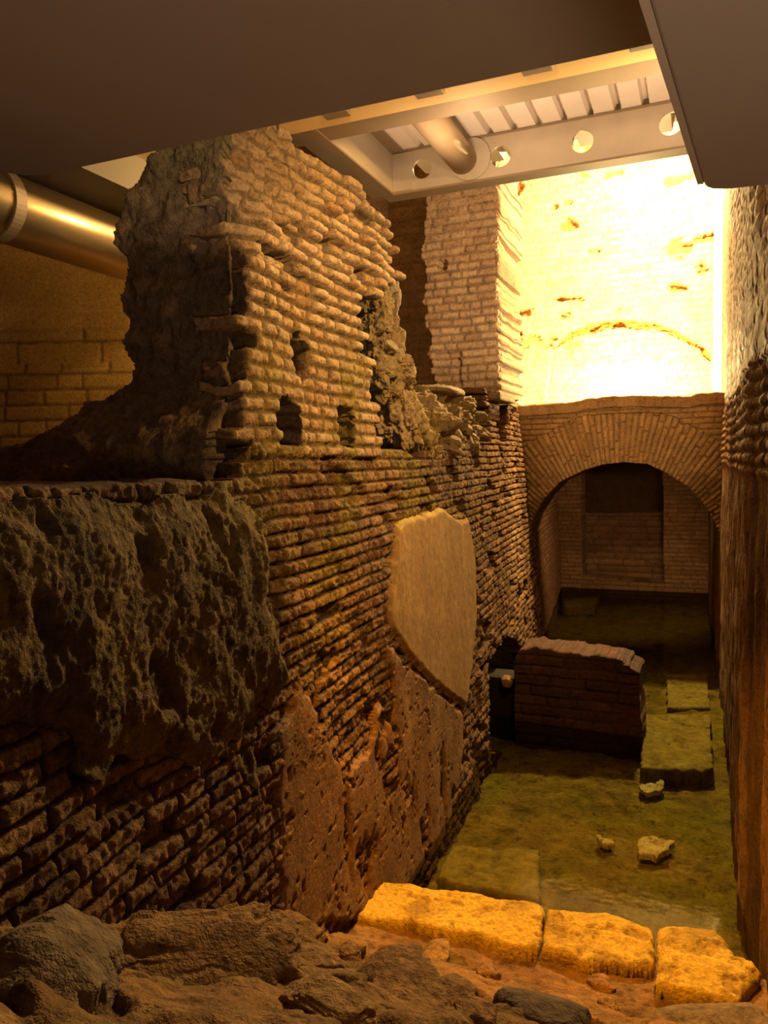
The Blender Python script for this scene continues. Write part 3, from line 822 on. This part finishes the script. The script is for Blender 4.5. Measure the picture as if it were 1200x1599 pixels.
# broken brick stub standing across the water
sy = hz(1000, 1150, 0.0)[1]
stub = root('brick_stub', (-.8, sy + .2, -.15), 'low broken dark red brick stub standing in the canal water', 'brick stub')
px = [(806, 1190), (804, 1040), (812, 1014), (840, 1012), (880, 1018), (930, 1024), (965, 1030), (985, 1040), (1001, 1052), (1003, 1190)]
pl = [(p[0], p[2]) for p in [hy(u, v, sy) for u, v in px]]
S, T, SS, TT = grid(min(p[0] for p in pl), max(p[0] for p in pl) + .02, -.2, max(p[1] for p in pl) + .03, .006)
prof, h1, h2, bc, br = bricks(SS, TT, .07, .26, 261, joint=.010, rnd=.012, wob=.012)
prof = np.maximum(prof, .6 * sstep(-.1, .3, fbm(SS * 3, TT * 3, 3, 266)))
j = .022 * fbm(SS * 14, TT * 14, 3, 262)
relief('brick_body', S, T, plane_pos((0, sy, 0), (1, 0, 0), (0, 0, 1)), (0, -1, 0), .016 * prof * (.3 + h1) + .02 * fbm(SS * 5, TT * 5, 4, 263), inpoly(SS + j, TT + j, pl),
       {'tone': h1, 'mort': (1 - prof) * .6, 'moss': 0.0}, M['stub'], stub, rim=(0, .36, 0), rimjit=.02)
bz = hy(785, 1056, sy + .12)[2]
box('dark_block', -1.62, pl[1][0] + .05, sy + .10, sy + .34, -.2, bz, M['soot'], stub, .03)  # added block, its black colour imitates the shaded gap beside the stub
props(rock('round_stone', tuple(hy(792, 1064, sy + .03)), (.042, .04, .045), .3, 24, M['stone_brown'], sub=4), 'small round stone wedged between the low brick stub and the canal wall', 'stone')

# ------------------------------------------------------------------ kerb stones
KZ = .14
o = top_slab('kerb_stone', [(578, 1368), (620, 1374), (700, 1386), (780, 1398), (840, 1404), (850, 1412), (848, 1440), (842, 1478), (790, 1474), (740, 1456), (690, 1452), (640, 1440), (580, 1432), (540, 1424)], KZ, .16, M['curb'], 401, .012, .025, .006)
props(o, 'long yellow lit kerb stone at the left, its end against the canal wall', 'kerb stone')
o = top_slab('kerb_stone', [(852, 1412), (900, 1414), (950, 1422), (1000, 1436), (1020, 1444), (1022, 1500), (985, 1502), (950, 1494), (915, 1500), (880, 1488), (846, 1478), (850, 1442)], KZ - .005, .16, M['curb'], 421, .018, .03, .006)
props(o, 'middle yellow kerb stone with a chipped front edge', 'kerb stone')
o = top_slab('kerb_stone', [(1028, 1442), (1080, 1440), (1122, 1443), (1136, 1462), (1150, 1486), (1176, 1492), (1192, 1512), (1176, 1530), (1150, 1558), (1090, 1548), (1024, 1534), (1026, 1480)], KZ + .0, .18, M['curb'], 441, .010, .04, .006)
props(o, 'squarish yellow kerb block at the right canal wall', 'kerb stone')

# ------------------------------------------------------------------ foreground rubble ground
def gz(x, y): return .105 + .62 * np.maximum(2.44 - y, -.04) + .04 * np.clip(-x - .3, 0, 1)
S, T, SS, TT = grid(-1.35, .5, .35, 2.78, .0085)
vz = np.abs(fbm(SS * 3.5, TT * 3.5, 3, 273))
d = .05 * fbm(SS * 3, TT * 3, 4, 271) + .03 * fbm(SS * 11, TT * 11, 4, 272, .6) - .035 * sstep(.12, .0, vz)
d *= 1 - .75 * sstep(2.25, 2.5, TT)
gr = relief('ground', S, T, lambda s, t: np.stack([s, t, gz(s, t)], 1), (0, 0, 1), d, None, {'tone': vn(SS * 4, TT * 4, 274), 'mort': sstep(.12, 0, vz) * .6, 'moss': sstep(.1, .5, fbm(SS * 5, TT * 5, 3, 275)) * .5}, M['earth'])
props(gr, 'sloping brown rubble ground in front of the kerb', 'ground', kind='structure')


def on_ground(u, v):
    d = ray(u, v); lo, hi = .2, 6.0
    for _ in range(50):
        m = (lo + hi) / 2; p = E3 + d * m
        if p[2] < gz(p[0], p[1]): hi = m
        else: lo = m
    return p


def gstone(name, u, v, size, rz, seed, mat, label, cat, group=None, sink=.48, **k):
    p = on_ground(u, v)
    p[2] = gz(p[0], p[1])
    o = rock(name, (p[0], p[1], p[2] + size[2] * (1 - 2 * sink) * .5), size, rz, seed, mat, **k)
    return props(o, label, cat, group)


gstone('boulder', 58, 1530, (.095, .09, .075), .4, 31, M['stone_grey'], 'greyish boulder at the foot of the left wall, lower left corner', 'boulder', sub=6, rough=.35, cuts=3)
gstone('boulder', 290, 1500, (.18, .10, .055), .5, 33, M['stone_brown'], 'broad brown boulder right of the greyish corner boulder', 'boulder', sub=6, rough=.4, cuts=2)
gstone('boulder', 1120, 1610, (.17, .10, .06), .2, 37, M['stone_grey'], 'dark grey stone in front of the squarish yellow kerb block', 'boulder', sub=5)
gstone('boulder', 850, 1600, (.12, .09, .05), -.2, 38, M['stone_grey'], 'dark grey stone in front of the middle yellow kerb stone', 'boulder', sub=5)
ST = [(455, 1462, (.13, .10, .045), 'reddish flat stone beside the left end of the long kerb stone'),
      (492, 1508, (.07, .06, .035), 'flat rubble stone below the reddish flat stone'),
      (545, 1492, (.06, .045, .03), 'small rubble stone under the long kerb stone'),
      (620, 1545, (.15, .11, .045), 'large tilted flat stone in the middle of the rubble'),
      (515, 1582, (.11, .06, .04), 'long flat stone at the lower edge, right of the broad boulder'),
      (740, 1582, (.06, .045, .03), 'small bright orange-brown stone left of the dark grey stone'),
      (762, 1522, (.045, .04, .045), 'little upright stone in front of the long kerb stone'),
      (680, 1490, (.10, .07, .035), 'flat stone just below the front edge of the long kerb stone'),
      (940, 1540, (.06, .045, .03), 'crumbling stone under the chipped front of the middle kerb stone'),
      (950, 1572, (.04, .04, .04), 'small cube-like stone below the middle kerb stone'),
      (428, 1528, (.065, .055, .035), 'rubble stone on the right flank of the broad boulder'),
      (700, 1560, (.09, .07, .03), 'flat rubble stone right of the large tilted one')]
for k, (u, v, sz, lb) in enumerate(ST):
    gstone('rubble_stone', u, v, tuple(.82 * q for q in sz), .7 * k, 500 + k, M['stone_brown'], lb, 'stone', 'rubble stones in front of the kerb', sub=5, rough=.25, block=.45)

# ------------------------------------------------------------------ overhead soffits
SZ = EYE.z + .75
P0 = hz(450, 197, SZ); P1 = hz(1028, 64, SZ); yE = (P0[1] + P1[1]) / 2
xL = hz(30, 282, SZ)[0]
pts = [(1.6, -1.2), (1.6, yE), (xL + .10, yE)]
for k in range(1, 7):
    a = math.pi / 2 * k / 6
    pts.append((xL + .10 - .10 * math.sin(a), yE - .10 + .10 * math.cos(a)))
pts.append((xL, -1.2))
bm = bmesh.new(); add_prism(bm, pts, SZ, SZ + .05)
o = bm_obj('soffit_panel', bm, M['soffit'], None, .006)
props(o, 'large dark grey-brown soffit panel overhead, spanning from the left', 'soffit panel')
Z2 = EYE.z + .47
c0 = hz(1012, -8, Z2); c1 = hz(1092, 262, Z2); c2 = hz(1120, 298, Z2); c3 = hz(1200, 289, Z2)
dl = (c1 - c0)[:2]; dl /= np.linalg.norm(dl)
db = (c3 - c2)[:2]; db /= np.linalg.norm(db)
# corner = intersection of the two edges
A = np.array([dl, -db]).T
tt = np.linalg.solve(A, c2[:2] - c0[:2]); cn = c0[:2] + dl * tt[0]
r = .045
far0 = cn - dl * 2.2; far1 = cn + db * 1.6
pts = [tuple(far0), tuple(cn - dl * r)]
for k in range(1, 6):
    q = k / 6
    pts.append(tuple((cn - dl * r) * (1 - q) ** 2 + cn * 2 * q * (1 - q) + (cn + db * r) * q * q))
pts += [tuple(cn + db * r), tuple(far1), tuple(far1 - dl * 2.2)]
pan = root('soffit_panel', (float(cn[0]) + .5, float(cn[1]) - .5, Z2), 'dark soffit panel with rounded corner overhead, at the upper right', 'soffit panel')
bm = bmesh.new(); add_prism(bm, pts, Z2, Z2 + .03)
bm_obj('board', bm, M['soffit'], pan, .004)
# thin pale edging strip along its left side
nrm_ = np.array([-dl[1], dl[0]])
if np.dot(nrm_, db) > 0: nrm_ = -nrm_
bm = bmesh.new(); a0 = cn - dl * 2.2; a1 = cn - dl * r
add_prism(bm, [tuple(a0), tuple(a1), tuple(a1 + nrm_ * .010), tuple(a0 + nrm_ * .010)], Z2 + .001, Z2 + .032)
bm_obj('edge_strip', bm, M['soffit_edge'], pan)

# ------------------------------------------------------------------ steel platform frame
FZ = EYE.z + 1.15
FY = hz(612, 303, FZ)[1]
FX = hz(612, 303, FZ)[0]
xr = .55
h = .165
fr_ = root('platform_frame', (FX, FY, FZ), 'galvanised steel platform frame with round web holes, overhead in front of the lit chamber', 'steel frame')


def plate_holes(name, x0, x1, z0, z1, holes, y, th, mat, parent):
    bm = bmesh.new(); n = 32
    front, backv = [], []
    xs = sorted(holes)
    edges = [x0] + [(xs[k][0] + xs[k + 1][0]) / 2 for k in range(len(xs) - 1)] + [x1]
    for k, (hx_, hz_, r_) in enumerate(xs):
        a, b = edges[k], edges[k + 1]
        F_, B_, FO, BO = [], [], [], []
        for q in range(n):
            an = 2 * math.pi * q / n; c, s = math.cos(an), math.sin(an)
            F_.append(bm.verts.new((hx_ + r_ * c, y, hz_ + r_ * s))); B_.append(bm.verts.new((hx_ + r_ * c, y + th, hz_ + r_ * s)))
            ts = []
            if c > 1e-9: ts.append((b - hx_) / c)
            if c < -1e-9: ts.append((a - hx_) / c)
            if s > 1e-9: ts.append((z1 - hz_) / s)
            if s < -1e-9: ts.append((z0 - hz_) / s)
            m = min(ts)
            FO.append(bm.verts.new((hx_ + m * c, y, hz_ + m * s))); BO.append(bm.verts.new((hx_ + m * c, y + th, hz_ + m * s)))
        cor = [(b, z1), (a, z1), (a, z0), (b, z0)]
        for q in range(n):
            p = (q + 1) % n
            bm.faces.new((F_[q], F_[p], B_[p], B_[q]))
            a0 = math.atan2(FO[q].co.z - hz_, FO[q].co.x - hx_) % (2 * math.pi); a1 = a0 + 2 * math.pi / n
            cv = None
            for (cx, cz) in cor:
                ca = math.atan2(cz - hz_, cx - hx_) % (2 * math.pi)
                if a0 + 1e-6 < ca < a1 - 1e-6: cv = (cx, cz)
            if cv:
                cf = bm.verts.new((cv[0], y, cv[1])); cb = bm.verts.new((cv[0], y + th, cv[1]))
                bm.faces.new((F_[q], FO[q], cf, FO[p], F_[p])); bm.faces.new((B_[p], BO[p], cb, BO[q], B_[q]))
            else:
                bm.faces.new((F_[q], FO[q], FO[p], F_[p])); bm.faces.new((B_[p], BO[p], BO[q], B_[q]))
    return bm_obj(name, bm, mat, parent)


hl = []
for u, v in ((660, 263), (782, 244), (910, 221), (1048, 193)):
    p = hy(u, v, FY); hl.append((float(p[0]), float(p[2]), .042))
plate_holes('web', FX, xr, FZ, FZ + h, hl, FY, .008, M['galv'], fr_)
box('flange', FX - .04, xr, FY - .004, FY + .075, FZ - .008, FZ, M['galv_dark'], fr_)
box('flange', FX, xr, FY - .004, FY + .075, FZ + h, FZ + h + .008, M['galv_dark'], fr_)
# side beam running back toward the viewer
nY = hz(700, 155, FZ)[1]
box('side_web', FX, FX + .008, nY, FY - .005, FZ, FZ + h, M['galv'], fr_)
box('side_flange', FX - .09, FX + .012, nY, FY - .005, FZ - .008, FZ, M['galv_dark'], fr_)
box('side_flange', FX, FX + .06, nY, FY - .005, FZ + h, FZ + h + .008, M['galv_dark'], fr_)
box('corner_plate', FX + .009, FX + .10, FY - .007, FY, FZ + .004, FZ + h - .004, M['galv'], fr_)
# near beam with lower flange tinted as if lit
y2 = hz(700, 138 + 12, FZ)[1]; y1_ = hz(700, 138, FZ)[1]
ya = hz(738, 130, FZ)[1]; yb = hz(738, 146, FZ)[1]; yc = hz(738, 172, FZ)[1]
box('cream_flange', FX - .35, xr, ya - .06, yb, FZ - .010, FZ - .002, M['cream'], fr_)
box('near_flange', FX - .12, xr, yb, yc, FZ - .006, FZ + .004, M['galv_dark'], fr_)
box('near_web', FX - .1, xr, yb, yb + .008, FZ + .004, FZ + h, M['galv_dark'], fr_)
for u, v in ((528, 174), (672, 140), (840, 103), (1010, 64)):
    p = hz(u, v, FZ - .012); box('clip', p[0] - .045, p[0] + .045, p[1] - .03, p[1] + .012, FZ - .03, FZ - .010, M['galv_dark'], fr_, .004)
# round joist
pj = hy(724, 262, FY - .01); zj = FZ + .085
bm = bmesh.new(); add_tube(bm, (pj[0], yb + .01, zj), (pj[0], FY - .006, zj), .058, 28)
jo = bm_obj('joist', bm, M['tube'], fr_, smooth=False)
for pf in jo.data.polygons: pf.use_smooth = len(pf.vertices) == 4
bm = bmesh.new(); add_tube(bm, (pj[0] + .03, FY - .012, zj), (pj[0] + .03, FY - .006, zj), .085, 28); bm_obj('end_plate', bm, M['galv'], fr_)

# corrugated deck on the frame
dk = bmesh.new()
x = pj[0] - .27; z0 = FZ + h + .010; prof_ = []
while x < xr + .1:
    prof_ += [(x, z0), (x + .070, z0), (x + .076, z0 + .035), (x + .094, z0 + .035), (x + .10, z0)]
    x += .10
a = [dk.verts.new((p[0], yb, p[1])) for p in prof_]; b = [dk.verts.new((p[0], FY + .3, p[1])) for p in prof_]
for k in range(len(a) - 1):
    if (a[k].co - a[k + 1].co).length > 1e-6: dk.faces.new((a[k], a[k + 1], b[k + 1], b[k]))
o = bm_obj('corrugated_deck', dk, M['deck'])
sm = o.modifiers.new('thickness', 'SOLIDIFY'); sm.thickness = .002; sm.offset = 1
props(o, 'pale corrugated metal deck lying on the steel platform frame', 'metal deck')

# ------------------------------------------------------------------ left background: duct, beam, boards, yellow wall
dz_ = 2.89
dx0 = -2.55
dct = root('duct', (dx0, 2.8, dz_), 'big round metal duct running along the left behind the pillar', 'duct')
bm = bmesh.new(); add_tube(bm, (dx0, .8, dz_), (dx0, 5.5, dz_), .135, 48, False); o = bm_obj('pipe', bm, M['duct'], dct, smooth=True)
for yy in (2.24, 4.0):
    bm = bmesh.new(); add_tube(bm, (dx0, yy, dz_), (dx0, yy + .05, dz_), .142, 48); bm_obj('joint_band', bm, M['galv_dark'], dct)
o = box('ceiling_beam', -2.75, -2.28, .6, 5.5, EYE.z + 1.19, EYE.z + 1.35, M['darkbeam'])
props(o, 'dark beam above the round duct on the left', 'beam')
z = EYE.z + 1.36
for k, (x0, x1, lb) in enumerate(((-2.26, -2.0, 'warm lit ceiling board next to the dark beam'), (-1.98, -1.72, 'warm lit ceiling board nearer the brick pillar'))):
    props(box('ceiling_board', x0, x1, .9, 2.6, z, z + .03, M['board'], None, .004), lb, 'ceiling board', 'ceiling boards over the left ledge')
F2 = np.array([-.3827, .9239, 0]); R2 = np.array([.9239, .3827, 0])
O = F2 * 4.3
S, T, SS, TT = grid(-3.3, -.9, 1.75, 3.5, .009)
big = TT > 2.62
prof, h1, h2, bc, br = bricks(SS, TT, .085, .26, 281, joint=.010, rnd=.010, wob=.006)
p2, g1, g2, _, _ = bricks(SS, TT, .16, .42, 282, joint=.010, rnd=.012, wob=.008)
prof = np.where(TT > 2.44, p2, prof); h1 = np.where(TT > 2.44, g1, h1)
prof = np.where(big, 1, prof)
disp = .012 * prof * (.6 + .5 * h1) + .008 * fbm(SS * 4, TT * 4, 4, 283) - .02 * ((TT > 2.40) & (TT < 2.62))
yw = relief('wall_left_far', S, T, plane_pos(O, R2, (0, 0, 1)), -F2, disp, None, {'tone': h1, 'mort': (1 - prof) * .8, 'moss': 0.0}, M['yellow_wall'], rim=tuple(F2 * .2))
props(yw, 'yellow-lit brick wall behind the duct at far left', 'wall', kind='structure')
S, T, SS, TT = grid(-4.4, -1.72, 1.8, 5.9, .02)
prof, h1, h2, bc, br = bricks(SS, TT, .07, .26, 291, joint=.010, rnd=.010, wob=.006)
rw = relief('wall_recess', S, T, plane_pos((0, 7.2, 0), (1, 0, 0), (0, 0, 1)), (0, -1, 0), .008 * prof + .03 * fbm(SS * 3, TT * 3, 4, 292), None, {'tone': h1, 'mort': (1 - prof) * .4, 'moss': 0.0}, M['dark_wall'])
props(rw, 'dim brown wall in the recess between pillar and pier', 'wall', kind='structure')
props(box('wall_left_outer', -4.6, -4.4, -1.5, 7.4, 1.6, 6, M['dark_wall']), 'outer left wall of the vault', 'wall', kind='structure')
props(box('wall_right_outer', 1.9, 2.0, -1.5, 9.3, -.4, 6, M['dark_wall']), 'outer right wall', 'wall', kind='structure')
props(box('wall_front', -4.6, 2.0, -1.6, -1.5, -.4, 6, M['dark_wall']), 'wall behind the viewing place', 'wall', kind='structure')
props(box('ceiling', -4.6, 2.0, -1.6, 9.3, 5.9, 6.0, M['ceil']), 'dark ceiling high over the ruins', 'ceiling', kind='structure')

# ------------------------------------------------------------------ light
def lamp(name, typ, loc, energy, col, size=.05, target=None, spot=None, blend=.6):
    d = bpy.data.lights.new(name, typ); d.energy = energy; d.color = col
    if typ in ('POINT', 'SPOT'): d.shadow_soft_size = size
    if typ == 'AREA': d.size = size
    if typ == 'SPOT': d.spot_size = rad(spot or 60); d.spot_blend = blend
    o = bpy.data.objects.new(name, d); COL.objects.link(o); o.location = loc
    if target is not None:
        o.rotation_euler = (Vector(target) - Vector(loc)).to_track_quat('-Z', 'Y').to_euler()
    return o


WARM = (1, .57, .16); PINK = (1, .67, .36); AMB = (1, .50, .08)
AMB = (1, .41, .03)
lamp('chamber_lamp', 'POINT', (-.75, 8.35, zb + .14), 700, (1, .70, .28), .06)
lamp('chamber_lamp', 'POINT', (-.3, 7.85, 4.75), 1700, (1, .70, .28), .1)
lamp('kerb_spot', 'SPOT', (-.85, 2.05, 2.93), 400, AMB, .04, (-.47, 2.86, .1), 50, .55)
lamp('pillar_spot', 'SPOT', (.1, 2.35, 2.95), 170, WARM, .05, (-1.3, 2.75, 2.3), 80, .9)
lamp('upper_lamp', 'POINT', (-.45, 1.2, SZ + .13), 36, PINK, .05)
for xx in (-.75, -.05):
    lamp('deck_uplight', 'SPOT', (xx, 2.72, 2.72), 13, PINK, .06, (xx, 2.76, 3.2), 150, .8)
lamp('wall_spot', 'SPOT', (-.05, 2.6, 2.95), 105, (1, .58, .17), .06, (-1.35, 4.0, 1.75), 74, .95)
lamp('ledge_spot', 'SPOT', (-2.0, 2.95, 2.5), 125, (1, .56, .12), .03, (-2.9, 3.5, 2.3), 105, .4)
lamp('ledge_lamp', 'POINT', (-1.95, 3.0, 3.05), 13, (1, .60, .18), .04)
lamp('recess_lamp', 'POINT', (-2.5, 5.3, 2.8), 18, (1, .60, .22), .05)  # added fill in place of bounce, brightens the recess wall
lamp('pier_spot', 'SPOT', (-.45, 3.6, 3.0), 300, PINK, .08, (-1.7, 6, 3.3), 46, .8)
lamp('arch_spot', 'SPOT', (-.5, 3.7, 2.9), 260, (1, .62, .25), .08, (-.7, 7.5, 2.05), 30, 1.0)  # added fill, lifts the arch face beyond what the other lamps give
lamp('tunnel_lamp', 'SPOT', (-.25, 8.35, 2.1), 115, (1, .53, .22), .1, (-1.3, 10.0, .5), 100, .8)
lamp('doorway_lamp', 'POINT', (.1, 11.8, 1.9), 3, (1, .55, .2), .1)  # added fill so the space beyond the doorway is not black
lamp('chamber_spill', 'SPOT', (-.6, 7.9, 4.2), 900, (1, .68, .25), .06, (-1.45, 6.7, 1.55), 15, .7)  # added spot, imitates chamber light spilling onto the left wall
lamp('walkway_uplight', 'SPOT', (.4, -.3, 1.5), 58, (1, .69, .44), .25, (.2, .75, 2.6), 120, .9)  # unseen fill added behind the camera to brighten the soffits

w = bpy.data.worlds.new('world'); scene.world = w; w.use_nodes = True
w.node_tree.nodes['Background'].inputs[0].default_value = (.05, .035, .02, 1)
w.node_tree.nodes['Background'].inputs[1].default_value = .7

vs = scene.view_settings
vs.view_transform = 'Standard'; vs.look = 'None'; vs.gamma = 1; vs.exposure = 0.12; vs.use_curve_mapping = False
c = scene.cycles
c.use_denoising = True
c.max_bounces = 8; c.diffuse_bounces = 5; c.transparent_max_bounces = 8
c.sample_clamp_indirect = 4
